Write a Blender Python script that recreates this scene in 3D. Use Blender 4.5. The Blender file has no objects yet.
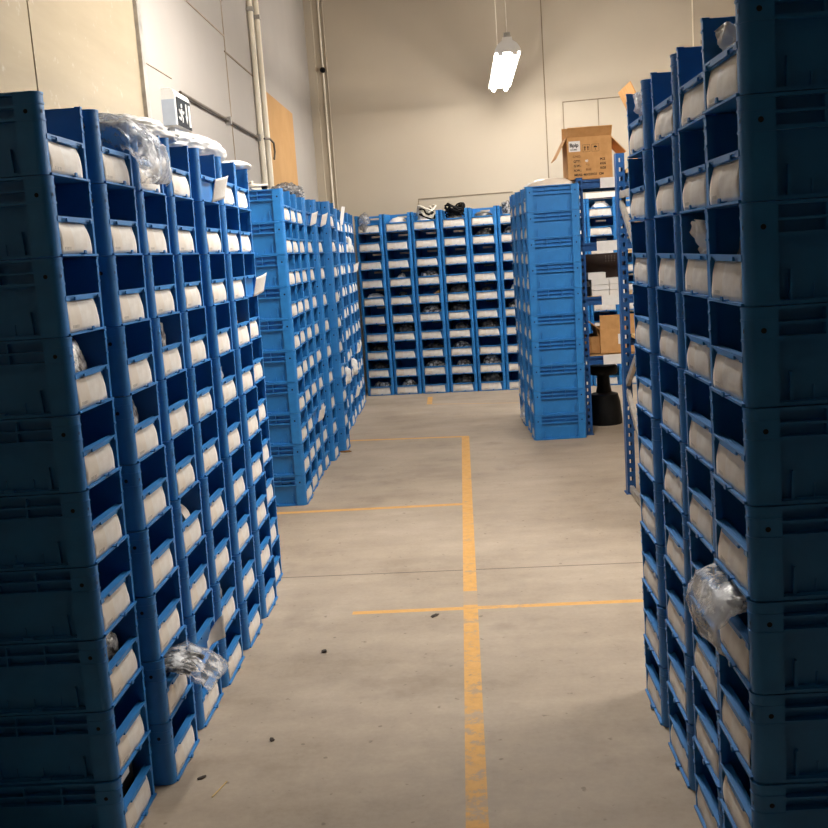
import bpy, bmesh, math, random
from mathutils import Vector, Matrix, noise, Euler

random.seed(7)
scene = bpy.context.scene
COL = scene.collection
PI = math.pi

# ------------------------------------------------------------------ materials
def srgb(r, g, b):
    def c(x):
        x /= 255.0
        return x / 12.92 if x <= .04045 else ((x + .055) / 1.055) ** 2.4
    return (c(r), c(g), c(b), 1.0)

class NT:
    """small node-tree helper"""
    def __init__(self, name):
        self.m = bpy.data.materials.new(name)
        self.m.use_nodes = True
        self.t = self.m.node_tree
        self.n = self.t.nodes
        self.b = self.n['Principled BSDF']
        self.out = self.n['Material Output']
    def new(self, typ, **kw):
        x = self.n.new(typ)
        for k, v in kw.items():
            setattr(x, k, v)
        return x
    def link(self, a, b):
        self.t.links.new(a, b)
    def val(self, sock, v):
        if hasattr(v, 'is_output'):
            self.link(v, sock)
        else:
            sock.default_value = v
    def math(self, op, a, b=None, c=None, clamp=False):
        x = self.new('ShaderNodeMath', operation=op, use_clamp=clamp)
        self.val(x.inputs[0], a)
        if b is not None: self.val(x.inputs[1], b)
        if c is not None: self.val(x.inputs[2], c)
        return x.outputs[0]
    def mix(self, fac, a, b):
        x = self.new('ShaderNodeMix', data_type='RGBA')
        self.val(x.inputs[0], fac)
        self.val(x.inputs[6], a)
        self.val(x.inputs[7], b)
        return x.outputs[2]
    def coords(self, kind='Object'):
        return self.new('ShaderNodeTexCoord').outputs[kind]
    def noise(self, vec, scale, detail=4, rough=.55, stretch=None):
        if stretch:
            mp = self.new('ShaderNodeMapping')
            mp.inputs['Scale'].default_value = stretch
            self.link(vec, mp.inputs['Vector'])
            vec = mp.outputs[0]
        x = self.new('ShaderNodeTexNoise')
        self.link(vec, x.inputs['Vector'])
        x.inputs['Scale'].default_value = scale
        x.inputs['Detail'].default_value = detail
        x.inputs['Roughness'].default_value = rough
        return x.outputs['Fac']
    def ramp(self, fac, stops):
        x = self.new('ShaderNodeValToRGB')
        e = x.color_ramp.elements
        while len(e) < len(stops): e.new(.5)
        for i, (p, c) in enumerate(stops):
            e[i].position = p
            e[i].color = c
        self.link(fac, x.inputs[0])
        return x.outputs[0]
    def range(self, v, a, b, c=0., d=1.):
        x = self.new('ShaderNodeMapRange')
        self.val(x.inputs[0], v)
        for i, q in zip((1, 2, 3, 4), (a, b, c, d)):
            x.inputs[i].default_value = q
        return x.outputs[0]
    def bump(self, h, strength=.2, dist=.01):
        x = self.new('ShaderNodeBump')
        x.inputs['Strength'].default_value = strength
        x.inputs['Distance'].default_value = dist
        self.link(h, x.inputs['Height'])
        self.link(x.outputs[0], self.b.inputs['Normal'])
    def set(self, **kw):
        for k, v in kw.items():
            self.val(self.b.inputs[k.replace('_', ' ')], v)
        return self

def mottled(name, c0, c1, scale=8, rough=.5, metal=0., lo=.35, hi=.65, bump=0., detail=4, stretch=None, spec=.5):
    t = NT(name)
    f = t.noise(t.coords(), scale, detail, stretch=stretch)
    t.set(Base_Color=t.ramp(f, [(lo, c0), (hi, c1)]), Roughness=rough, Metallic=metal)
    t.b.inputs['Specular IOR Level'].default_value = spec
    if bump: t.bump(f, bump)
    return t.m

M = {}
M['blue'] = mottled('crate_blue_plastic', srgb(27, 116, 186), srgb(33, 125, 196), 14, .48, spec=.65)
M['rackblue'] = mottled('rack_blue_paint', srgb(18, 70, 126), srgb(24, 80, 138), 9, .4)
M['hole_shade'] = mottled('peg_hole_shade_disc', srgb(6, 12, 24), srgb(9, 16, 30), 30, .8)  # near-black colour paints the shade of open peg holes on flat discs
M['galv'] = mottled('galvanised_steel', srgb(150, 146, 140), srgb(186, 180, 170), 16, .45, .6)
M['card'] = mottled('cardboard', srgb(196, 146, 92), srgb(208, 158, 104), 18, .85, bump=.05, spec=.2)
M['cardin'] = mottled('cardboard_inner', srgb(170, 124, 80), srgb(184, 138, 92), 14, .9, spec=.2)
M['browncard'] = mottled('dark_brown_board', srgb(46, 30, 22), srgb(56, 38, 28), 10, .8)
M['whitebox'] = mottled('white_carton', srgb(226, 222, 216), srgb(236, 232, 226), 10, .7)
M['ink'] = mottled('black_print', srgb(30, 22, 18), srgb(40, 30, 24), 60, .8)
M['fadeink'] = mottled('faded_print', srgb(120, 80, 46), srgb(140, 96, 58), 60, .8)
M['paper'] = mottled('white_sticker', srgb(226, 222, 216), srgb(236, 232, 228), 20, .7)
M['black'] = mottled('black_plastic', srgb(5, 5, 6), srgb(9, 9, 10), 12, .6, spec=.2)
M['enamel'] = mottled('white_enamel', srgb(232, 230, 224), srgb(238, 236, 230), 6, .4)
M['cord'] = mottled('white_cord', srgb(216, 208, 192), srgb(224, 216, 200), 20, .6)
M['wood'] = mottled('pale_wood', srgb(186, 146, 92), srgb(206, 166, 112), 18, .7, stretch=(1, 8, 1))
M['silver'] = mottled('bagged_silver_fittings', srgb(60, 58, 56), srgb(226, 222, 216), 38, .3, .25, .42, .6, .5)
M['darkparts'] = mottled('bagged_dark_parts', srgb(22, 22, 24), srgb(120, 116, 110), 34, .35, .1, .45, .7, .4)
M['whitebag'] = mottled('white_polythene', srgb(222, 218, 212), srgb(238, 235, 230), 9, .35, bump=.2)
M['creambag'] = mottled('cream_polythene', srgb(226, 208, 188), srgb(238, 222, 204), 6, .45, bump=.1)
M['tan'] = mottled('brown_paper', srgb(150, 104, 60), srgb(196, 150, 96), 20, .8)
M['steeldark'] = mottled('dark_conduit_steel', srgb(96, 84, 72), srgb(112, 100, 88), 14, .5, .4)
M['conduit'] = mottled('cream_conduit', srgb(240, 228, 204), srgb(245, 234, 212), 6, .5)
M['mdf'] = mottled('tan_fibreboard', srgb(188, 146, 96), srgb(196, 154, 104), 4, .8, spec=.2)
M['groove'] = mottled('dark_panel_joint', srgb(128, 112, 92), srgb(142, 126, 104), 10, .9)
M['grooveL'] = mottled('wall_panel_joint', srgb(168, 152, 134), srgb(182, 166, 148), 10, .9)
M['signdark'] = mottled('dark_sign_face', srgb(22, 27, 34), srgb(28, 33, 40), 20, .6, spec=.15)
M['signgrey'] = mottled('pale_grey_plastic', srgb(182, 190, 202), srgb(190, 198, 208), 20, .5)
M['debris'] = mottled('dark_grit', srgb(52, 44, 38), srgb(80, 68, 56), 60, .9)
M['leaf'] = mottled('dry_leaf', srgb(110, 74, 36), srgb(150, 106, 56), 60, .9)
M['straw'] = mottled('dry_straw', srgb(214, 186, 120), srgb(224, 196, 130), 60, .9)

def emis(name, col, s):
    t = NT(name)
    t.set(Base_Color=(1, 1, 1, 1))
    t.b.inputs['Emission Color'].default_value = col
    t.b.inputs['Emission Strength'].default_value = s
    return t.m
M['tube'] = emis('lit_fluorescent_tube', (1, .965, .915, 1), 215)
M['dimtube'] = emis('dimmer_fluorescent_tube', (1, .955, .90, 1), 120)  # weaker emission, set for the lamp by the back wall
M['tubeend'] = emis('warm_tube_end', (1, .72, .36, 1), 6)

def card_mat():
    t = NT('white_index_card')
    co = t.coords()
    sep = t.new('ShaderNodeSeparateXYZ'); t.link(co, sep.inputs[0])
    x, z = sep.outputs[0], sep.outputs[2]
    f = t.noise(co, 26, 3)
    base = t.ramp(f, [(.3, srgb(222, 214, 204)), (.7, srgb(238, 233, 226))])
    # cream printed sticker on the left third, with a short worn line of print at its foot
    st = t.math('MULTIPLY', t.math('LESS_THAN', x, -.030), t.math('GREATER_THAN', x, -.106))
    base = t.mix(t.math('MULTIPLY', st, .6), base, srgb(222, 208, 190))
    lx = t.math('MULTIPLY', t.math('LESS_THAN', x, -.048), t.math('GREATER_THAN', x, -.086))
    lz = t.math('MULTIPLY', t.math('LESS_THAN', z, .0235), t.math('GREATER_THAN', z, .0165))
    d = t.math('GREATER_THAN', t.math('FRACT', t.math('MULTIPLY', x, 110)), .45)
    ln = t.math('MULTIPLY', t.math('MULTIPLY', lx, lz), d)
    base = t.mix(t.math('MULTIPLY', ln, .7), base, srgb(90, 80, 72))
    t.set(Base_Color=base, Roughness=.55)
    t.bump(t.noise(co, 40, 3), .15, .004)
    return t.m
M['label'] = card_mat()

def clear_mat(name, opacity=.38, col=(248, 248, 248)):
    t = NT(name)
    co = t.coords()
    f = t.noise(co, 22, 5, .6)
    g = t.noise(co, 7, 3)
    t.set(Base_Color=srgb(*col), Roughness=.22)
    t.b.inputs['Specular IOR Level'].default_value = .8
    t.bump(f, .35, .02)
    tr = t.new('ShaderNodeBsdfTransparent')
    mx = t.new('ShaderNodeMixShader')
    fac = t.math('ADD', t.range(f, .5, .64, 0, .7), t.range(g, .35, .7, opacity - .24, opacity + .1), clamp=True)
    t.link(fac, mx.inputs[0])
    t.link(tr.outputs[0], mx.inputs[1])
    t.link(t.b.outputs[0], mx.inputs[2])
    t.link(mx.outputs[0], t.out.inputs[0])
    return t.m
M['clear'] = clear_mat('clear_polythene')
M['thinclear'] = clear_mat('thin_clear_polythene', .24)
M['haze'] = clear_mat('cloudy_polythene', .55)
M['greyclear'] = clear_mat('grey_polythene', .6, (150, 150, 152))

# floor: concrete with worn yellow paint lines
def floor_mat():
    t = NT('concrete_floor')
    co = t.coords()
    sep = t.new('ShaderNodeSeparateXYZ'); t.link(co, sep.inputs[0])
    x, y = sep.outputs[0], sep.outputs[1]
    n1 = t.noise(co, 1.3, 6, .6)
    n2 = t.noise(co, 9, 6, .65)
    n3 = t.noise(co, 60, 3, .6)
    n4 = t.noise(co, 3.2, 5, .6, stretch=(.5, 1.6, 1))
    s = t.math('ADD', t.math('MULTIPLY', n1, .40), t.math('ADD', t.math('MULTIPLY', n2, .25), t.math('ADD', t.math('MULTIPLY', n3, .10), t.math('MULTIPLY', n4, .25))))
    base = t.ramp(s, [(.36, srgb(146, 130, 112)), (.47, srgb(168, 152, 133)), (.53, srgb(176, 160, 141)), (.64, srgb(190, 175, 156))])
    # faint scattered stains
    st = t.range(t.noise(co, 2.1, 4, .7), .58, .72, 0, .35)
    base = t.mix(st, base, srgb(122, 105, 88))
    sp = t.range(t.noise(co, 34, 2, .4), .70, .76, 0, .5)
    base = t.mix(sp, base, srgb(90, 78, 66))
    def seg(p0, p1, w, edge=None):
        dx, dy = p1[0] - p0[0], p1[1] - p0[1]
        L = math.hypot(dx, dy)
        ux, uy = dx / L, dy / L
        cx, cy = (p0[0] + p1[0]) / 2, (p0[1] + p1[1]) / 2
        u = t.math('ADD', t.math('MULTIPLY_ADD', x, ux, -cx * ux), t.math('MULTIPLY_ADD', y, uy, -cy * uy))
        v = t.math('ADD', t.math('MULTIPLY_ADD', x, -uy, cx * uy), t.math('MULTIPLY_ADD', y, ux, -cy * ux))
        a = t.math('LESS_THAN', t.math('ABSOLUTE', u), L / 2)
        b = t.math('LESS_THAN', t.math('ABSOLUTE', v), w / 2)
        return t.math('MULTIPLY', a, b)
    # floor joint
    j = seg((-1.4, 4.485), (6, 4.21), .009)
    base = t.mix(t.math('MULTIPLY', j, .75), base, srgb(70, 60, 52))
    j2 = seg((-.62, 3.46), (-.30, 3.62), .012)
    wear = t.noise(co, 26, 5, .7)
    wearb = t.noise(co, 5, 4, .6, stretch=(.3, 1.6, 1))
    w = t.math('ADD', t.math('MULTIPLY', wear, .55), t.math('MULTIPLY', wearb, .45))
    far = t.range(y, 2.4, 5.6, .47, .385)           # the near stretch is walked on most
    keep = t.range(t.math('SUBTRACT', w, far), -.03, .05, .25, .95)
    main = seg((-.034, 1.6), (.000, 7.78), .058)
    patch = seg((-.06, 4.06), (.05, 4.055), .17)
    main = t.math('MULTIPLY', main, t.math('MULTIPLY_ADD', patch, -.85, 1.0))
    lines = main
    for p0, p1, wd in [((-1.25, 5.685), (-.03, 5.65), .048), ((-.93, 7.90), (.025, 7.775), .05),
                       ((-.50, 3.948), (.95, 3.912), .036), ((-.322, 9.60), (-.326, 10.10), .05),
                       ((-.322, 9.60), (.9, 9.22), .016)]:
        lines = t.math('MAXIMUM', lines, seg(p0, p1, wd))
    base = t.mix(t.math('MULTIPLY', lines, keep), base, t.mix(t.range(wear, .3, .7), srgb(210, 156, 82), srgb(226, 174, 98)))
    t.set(Base_Color=base, Roughness=t.range(n2, .3, .7, .5, .75))
    t.b.inputs['Specular IOR Level'].default_value = .3
    t.bump(t.math('SUBTRACT', n3, t.math('MULTIPLY', j, .8)), .12, .004)
    return t.m
M['floor'] = floor_mat()
M['wallL'] = mottled('white_painted_panel', srgb(168, 161, 153), srgb(176, 169, 161), 1.1, .75, lo=.3, hi=.7, spec=.2)
M['wallB'] = mottled('beige_painted_panel', srgb(190, 177, 157), srgb(198, 185, 164), .9, .8, lo=.3, hi=.7, spec=.2)
M['ceil'] = mottled('ceiling_paint', srgb(196, 190, 180), srgb(204, 198, 188), 1.2, .9)

def sheet_mat():
    t = NT('brushed_sheet_metal')
    co = t.coords()
    f = t.noise(co, 3, 5, .6, stretch=(1, .4, 3))
    g = t.noise(co, 14, 5, .7)
    base = t.mix(t.range(g, .62, .75, 0, .35), t.ramp(f, [(.3, srgb(150, 137, 115)), (.7, srgb(164, 150, 127))]), srgb(220, 214, 202))
    t.set(Base_Color=base, Roughness=t.range(f, .3, .7, .34, .42), Metallic=0.)
    t.b.inputs['Specular IOR Level'].default_value = .05
    t.bump(t.noise(co, 2.2, 3, .5), .12, .05)
    return t.m
M['sheet'] = sheet_mat()

# ------------------------------------------------------------------ mesh helper
class MB:
    def __init__(self): self.v, self.f, self.m = [], [], []
    def add(self, vs, fs, mi=0, X=None):
        o = len(self.v)
        self.v += [tuple(X @ Vector(p)) if X else tuple(p) for p in vs]
        self.f += [tuple(o + i for i in f) for f in fs]
        self.m += [mi] * len(fs)
        return self
    def box(self, x0, x1, y0, y1, z0, z1, mi=0, X=None):
        if x0 > x1: x0, x1 = x1, x0
        if y0 > y1: y0, y1 = y1, y0
        vs = [(x0, y0, z0), (x1, y0, z0), (x1, y1, z0), (x0, y1, z0), (x0, y0, z1), (x1, y0, z1), (x1, y1, z1), (x0, y1, z1)]
        return self.add(vs, [(3, 2, 1, 0), (4, 5, 6, 7), (0, 1, 5, 4), (1, 2, 6, 5), (2, 3, 7, 6), (3, 0, 4, 7)], mi, X)
    def prism(self, poly, z0, z1, mi=0, X=None):
        n = len(poly)
        a = sum(poly[i][0] * poly[(i + 1) % n][1] - poly[(i + 1) % n][0] * poly[i][1] for i in range(n))
        if a < 0: poly = poly[::-1]
        vs = [(p[0], p[1], z0) for p in poly] + [(p[0], p[1], z1) for p in poly]
        fs = [tuple(range(n - 1, -1, -1)), tuple(range(n, 2 * n))] + [(i, (i + 1) % n, n + (i + 1) % n, n + i) for i in range(n)]
        return self.add(vs, fs, mi, X)
    def tube(self, pts, r, n=8, mi=0, X=None, cap=True):
        pts = [Vector(p) for p in pts]
        rs = r if isinstance(r, (list, tuple)) else [r] * len(pts)
        vs, fs = [], []
        ref = None
        for i, p in enumerate(pts):
            d = (pts[min(i + 1, len(pts) - 1)] - pts[max(i - 1, 0)]).normalized()
            if ref is None:
                ref = d.orthogonal().normalized()
            ref = (ref - d * ref.dot(d)).normalized()
            b = d.cross(ref)
            for k in range(n):
                a = 2 * PI * k / n
                vs.append(p + (ref * math.cos(a) + b * math.sin(a)) * rs[i])
        for i in range(len(pts) - 1):
            for k in range(n):
                fs.append((i * n + k, i * n + (k + 1) % n, (i + 1) * n + (k + 1) % n, (i + 1) * n + k))
        if cap:
            fs.append(tuple(range(n - 1, -1, -1)))
            o = (len(pts) - 1) * n
            fs.append(tuple(range(o, o + n)))
        return self.add(vs, fs, mi, X)
    def lathe(self, prof, n=24, mi=0, X=None):
        vs, fs = [], []
        for r, z in prof:
            for k in range(n):
                a = 2 * PI * k / n
                vs.append((r * math.cos(a), r * math.sin(a), z))
        for i in range(len(prof) - 1):
            for k in range(n):
                fs.append((i * n + k, i * n + (k + 1) % n, (i + 1) * n + (k + 1) % n, (i + 1) * n + k))
        fs.append(tuple(range(n - 1, -1, -1)))
        o = (len(prof) - 1) * n
        fs.append(tuple(range(o, o + n)))
        return self.add(vs, fs, mi, X)
    def grid(self, fn, nu, nv, mi=0, thick=0, X=None):
        """fn(u, v) -> point, u, v in 0..1; thick gives it a second skin along the normal"""
        P = [[Vector(fn(i / nu, j / nv)) for j in range(nv + 1)] for i in range(nu + 1)]
        W = nv + 1
        vs = [p for row in P for p in row]
        fs = [(i * W + j, (i + 1) * W + j, (i + 1) * W + j + 1, i * W + j + 1) for i in range(nu) for j in range(nv)]
        if thick:
            N = []
            for i in range(nu + 1):
                for j in range(nv + 1):
                    a = P[min(i + 1, nu)][j] - P[max(i - 1, 0)][j]
                    b = P[i][min(j + 1, nv)] - P[i][max(j - 1, 0)]
                    N.append(a.cross(b).normalized())
            o = len(vs)
            vs = vs + [p - nn * thick for p, nn in zip(vs, N)]
            fs = fs + [tuple(o + q for q in reversed(f)) for f in fs]
            edge = [(i, 0) for i in range(nu)] + [(nu, j) for j in range(nv)] + [(i, nv) for i in range(nu, 0, -1)] + [(0, j) for j in range(nv, 0, -1)]
            for k in range(len(edge)):
                a = edge[k][0] * W + edge[k][1]
                b = edge[(k + 1) % len(edge)][0] * W + edge[(k + 1) % len(edge)][1]
                fs.append((b, a, o + a, o + b))
        return self.add(vs, fs, mi, X)
    def mesh(self, name, mats, smooth=None):
        me = bpy.data.meshes.new(name)
        me.from_pydata(self.v, [], self.f)
        for m in (mats if isinstance(mats, (list, tuple)) else [mats]):
            me.materials.append(m)
        me.polygons.foreach_set('material_index', self.m)
        if smooth is not None:
            me.polygons.foreach_set('use_smooth', [True] * len(self.f))
            if smooth < 180: me.set_sharp_from_angle(angle=math.radians(smooth))
        me.update()
        return me
    def build(self, name, mats, parent=None, smooth=None):
        return link(name, self.mesh(name, mats, smooth), parent)

def link(name, me, parent=None):
    o = bpy.data.objects.new(name, me)
    COL.objects.link(o)
    if parent: o.parent = parent
    return o

def tag(o, label=None, cat=None, group=None, kind=None):
    if label: o['label'] = label
    if cat: o['category'] = cat
    if group: o['group'] = group
    if kind: o['kind'] = kind
    return o

def empty(name, loc=(0, 0, 0), rz=0, label=None, cat=None, group=None):
    o = bpy.data.objects.new(name, None)
    o.empty_display_size = .05
    COL.objects.link(o)
    o.location = loc
    o.rotation_euler = (0, 0, rz)
    return tag(o, label, cat, group)

def struct(name, mb, mats, smooth=None, parent=None):
    o = mb.build(name, mats, parent, smooth)
    if not parent: o['kind'] = 'structure'
    return o

# ------------------------------------------------------------------ camera (solved from the crate grid)
F = 1021.625
ZC = 1.41725
yaw, pit, rol = -.04946742, .15503256, -.06897441
fw = Vector((math.sin(yaw) * math.cos(pit), math.cos(yaw) * math.cos(pit), -math.sin(pit)))
r0 = Vector((math.cos(yaw), -math.sin(yaw), 0))
u0 = r0.cross(fw)
cr = r0 * math.cos(rol) + u0 * math.sin(rol)
cu = -r0 * math.sin(rol) + u0 * math.cos(rol)
cam = bpy.data.cameras.new('camera')
cam.sensor_width = 36
cam.lens = 36 * F / 828
cam.clip_start = .05
co = bpy.data.objects.new('camera', cam)
COL.objects.link(co)
mw = Matrix((cr, cu, -fw)).transposed().to_4x4()
mw.translation = (0, 0, ZC)
co.matrix_world = mw
scene.camera = co

# ------------------------------------------------------------------ the room
XL, XR, YN, HT = -1.40, 9.0, -12.0, 5.4
bn = Vector((.125, 1, 0)).normalized()
bt = Vector((1, -.125, 0)).normalized()
DB = 10.80
def yb(x): return (DB - bn.x * x) / bn.y      # back wall plane
struct('floor', MB().prism([(XL - .1, YN - .1), (XR + .1, YN - .1), (XR + .1, yb(XR) + .12), (XL - .1, yb(XL) + .12)], -.1, 0), M['floor'])
struct('ceiling', MB().prism([(XL - .1, YN - .1), (XR + .1, YN - .1), (XR + .1, yb(XR) + .12), (XL - .1, yb(XL) + .12)], HT, HT + .1), M['ceil'])
struct('wall_left', MB().box(XL - .1, XL, YN, yb(XL) + .05, 0, HT), M['wallL'])
struct('wall_right', MB().box(XR, XR + .1, YN, yb(XR) + .1, 0, HT), M['wallB'])
struct('wall_front', MB().box(XL - .1, XR + .1, YN - .1, YN, 0, HT), M['wallB'])
struct('wall_back', MB().prism([(XL - .1, yb(XL - .1)), (XR + .1, yb(XR + .1)), (XR + .1, yb(XR + .1) + .1), (XL - .1, yb(XL - .1) + .1)], 0, HT), M['wallB'])
XW = Matrix(((bt.x, bn.x, 0, 0), (bt.y, bn.y, 0, DB * 1.0), (0, 0, 1, 0), (0, 0, 0, 1)))
XW = Matrix.Translation(bn * DB) @ Matrix(((bt.x, bn.x, 0, 0), (bt.y, bn.y, 0, 0), (0, 0, 1, 0), (0, 0, 0, 1)))
def bu(x):                                      # world x on the back wall -> along-wall coordinate
    p = Vector((x, yb(x), 0)); return p.dot(bt)
k = 0
def trim(mb, mat, smooth=None):
    global k
    k += 1
    return struct('trim_%d' % k, mb, mat, smooth)
def wbox(x0, x1, z0, z1, d=.006):
    return MB().box(bu(x0), bu(x1), -d, 0, z0, z1, 0, XW)
trim(wbox(1.008, 1.018, 0, HT), M['groove'])
trim(wbox(1.183, 1.191, 1.7, 2.83), M['groove'])
trim(wbox(1.183, 3.6, 2.821, 2.831), M['groove'])
trim(wbox(1.53, 1.536, 1.7, 2.821), M['groove'])
trim(wbox(-.342, -.336, 1.7, 1.981), M['groove'])
trim(wbox(-.342, .64, 1.974, 1.984), M['groove'])
trim(wbox(2.459, 2.471, 0, HT, .012), M['conduit'])
# boxed corner and thin pipes where the back wall meets the left wall
trim(MB().box(bu(-1.40), bu(-1.315), -.035, 0, 0, HT, 0, XW), M['wallB'])
trim(MB().tube([(bu(-1.245), -.012, 0), (bu(-1.245), -.012, HT)], .010, 8, 0, XW), M['conduit'], 40)
trim(MB().tube([(bu(-1.203), -.010, 0), (bu(-1.203), -.010, HT)], .007, 8, 0, XW), M['wallB'], 40)
# left wall: joints between panels
def lbox(y0, y1, z0, z1, d=.006): return MB().box(XL, XL + d, y0, y1, z0, z1)
trim(lbox(5.72, 6.85, 2.885, 2.893), M['grooveL'])
trim(lbox(6.82, 7.76, 2.784, 2.793), M['groove'])
trim(lbox(4.88, 5.42, 2.392, 2.398), M['grooveL'])
trim(lbox(6.845, 6.853, 1.6, 4.4), M['grooveL'])
trim(lbox(4.825, 4.885, 0, HT, .03), M['galv'])

o = MB().box(XL, XL + .012, 3.585, 4.825, 0, HT).build('wall_sheet', M['sheet'])
tag(o, 'dull sheet metal panel with a golden streak of light on the left wall', 'metal panel')
o = MB().box(XL, XL + .012, 1.2, 3.572, 0, HT).build('wall_sheet', M['sheet'])
tag(o, 'sheet metal panel at the upper left corner of the photo', 'metal panel')
o = MB().box(XL + .001, XL + .015, 8.13, 9.52, .9, 2.745).build('fibreboard_panel', M['mdf'])
tag(o, 'tan fibreboard panel fixed to the left wall beyond the pipes', 'board')
for yy, lab in ((7.765, 'nearer of the two cream vertical pipes on the left wall'), (8.03, 'farther of the two cream vertical pipes, beside the tan board')):
    t = empty('wall_pipe', (XL + .024, yy, 0), 0, lab, 'pipe', 'cream wall pipes')
    MB().tube([(0, 0, 0), (0, 0, HT)], .021, 12).build('pipe', M['conduit'], t, 40)
    for zz in (1.2, 3.24, 4.6):
        MB().box(-.026, .026, -.03, .03, zz, zz + .03).build('pipe_clip', M['galv'], t)
t = empty('cable_conduit', (XL + .02, 5.75, 2.335), 0, 'dark thin conduit running along the left wall from the exit sign', 'conduit')
MB().tube([(0, -.25, 0), (0, 2.0, 0)], .009, 10).build('conduit', M['steeldark'], t, 40)
for yy in (.9, 1.9): MB().box(-.016, .018, yy, yy + .03, -.022, .022).build('clip', M['galv'], t)
MB().tube([(0.03, 2.0, 0), (.05, 2.12, .01), (.06, 2.22, -.01), (.055, 2.27, -.07), (.05, 2.24, -.13)], .008, 8).build('cable_loop', M['steeldark'], t, 60)
o = MB().lathe([(.0, 0), (.028, 0), (.028, .03), (.016, .045)], 14).build('wall_sensor', M['black'], None, 40)
o.matrix_world = XW @ Matrix.Translation((bu(-1.24), -.028, 3.365)) @ Matrix.Rotation(PI / 2, 4, 'X')
tag(o, 'small black fitting on the pipe in the back left corner', 'fitting')

# emergency exit light
t = empty('exit_sign', (XL, 5.335, 2.125), 0, 'emergency exit light with dark running man sign on the left wall', 'exit sign')
prof = [(0, .185), (.048, .185), (.060, .176), (.068, .150), (.068, .004), (.060, 0), (0, 0)]
X = Matrix(((1, 0, 0, 0), (0, 0, 1, 0), (0, 1, 0, 0), (0, 0, 0, 1)))
MB().prism(prof, -.145, .145, 0, X).build('housing', M['enamel'], t, 35)
MB().prism([(0, .005), (.064, .005), (.064, .13), (.0, .13)], -.150, -.145, 0, X).build('end_cap', M['signgrey'], t, 35)
MB().box(0, .045, -.11, .10, -.025, 0).build('lamp_strip', M['signgrey'], t)
sf = empty('sign_face', (0, 0, 0)); sf.parent = t
bpy.data.objects.remove(sf)
face = MB()
def fy(zv):      # front of the curved housing at height z
    return .068
face.grid(lambda u, v: (fy(.006 + .139 * v) + .003, -.128 + .266 * u, .006 + .139 * v), 1, 10, thick=.003)
sf = face.build('sign_face', M['signdark'], t, 60)
def fpoly(pts, nm):
    mb = MB()
    vs = [(fy(z) + .0055, (y - .055) * .95, z) for y, z in pts]
    n = len(vs)
    vs2 = [(x - .003, y, z) for x, y, z in vs]
    mb.add(vs + vs2, [tuple(range(n)), tuple(range(2 * n - 1, n - 1, -1))] + [(i, i + n, (i + 1) % n + n, (i + 1) % n) for i in range(n)])
    return mb.build(nm, M['enamel'], sf)
fpoly([(.148, .020), (.182, .020), (.182, .128), (.148, .128)], 'door_mark')
fpoly([(.092, .128), (.108, .128), (.108, .068), (.122, .068), (.1, .03), (.078, .068), (.092, .068)], 'arrow_mark')
man = MB()
for q in ([(-.02, .090), (.012, .096), (.006, .062), (-.022, .058)],
          [(-.022, .066), (-.004, .064), (-.03, .04), (-.066, .046), (-.068, .034), (-.024, .026)],
          [(-.016, .064), (.006, .062), (.026, .044), (.018, .018), (.006, .018), (.01, .042)],
          [(-.012, .094), (-.004, .084), (-.034, .074), (-.05, .09), (-.058, .084), (-.036, .062)],
          [(.004, .092), (.012, .084), (.034, .078), (.05, .09), (.056, .082), (.036, .066)],
          [(.004 + .013 * math.cos(a), .113 + .013 * math.sin(a)) for a in [i * PI / 4 for i in range(8)]]):
    vs = [(fy(.012 + z * .85) + .0055, (y - .060) * .85, .012 + z * .85) for y, z in q]; n = len(vs)
    man.add(vs + [(x - .003, y, z) for x, y, z in vs], [tuple(range(n)), tuple(range(2 * n - 1, n - 1, -1))] + [(i, i + n, (i + 1) % n + n, (i + 1) % n) for i in range(n)])
man.build('running_man_mark', M['enamel'], sf)

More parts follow.
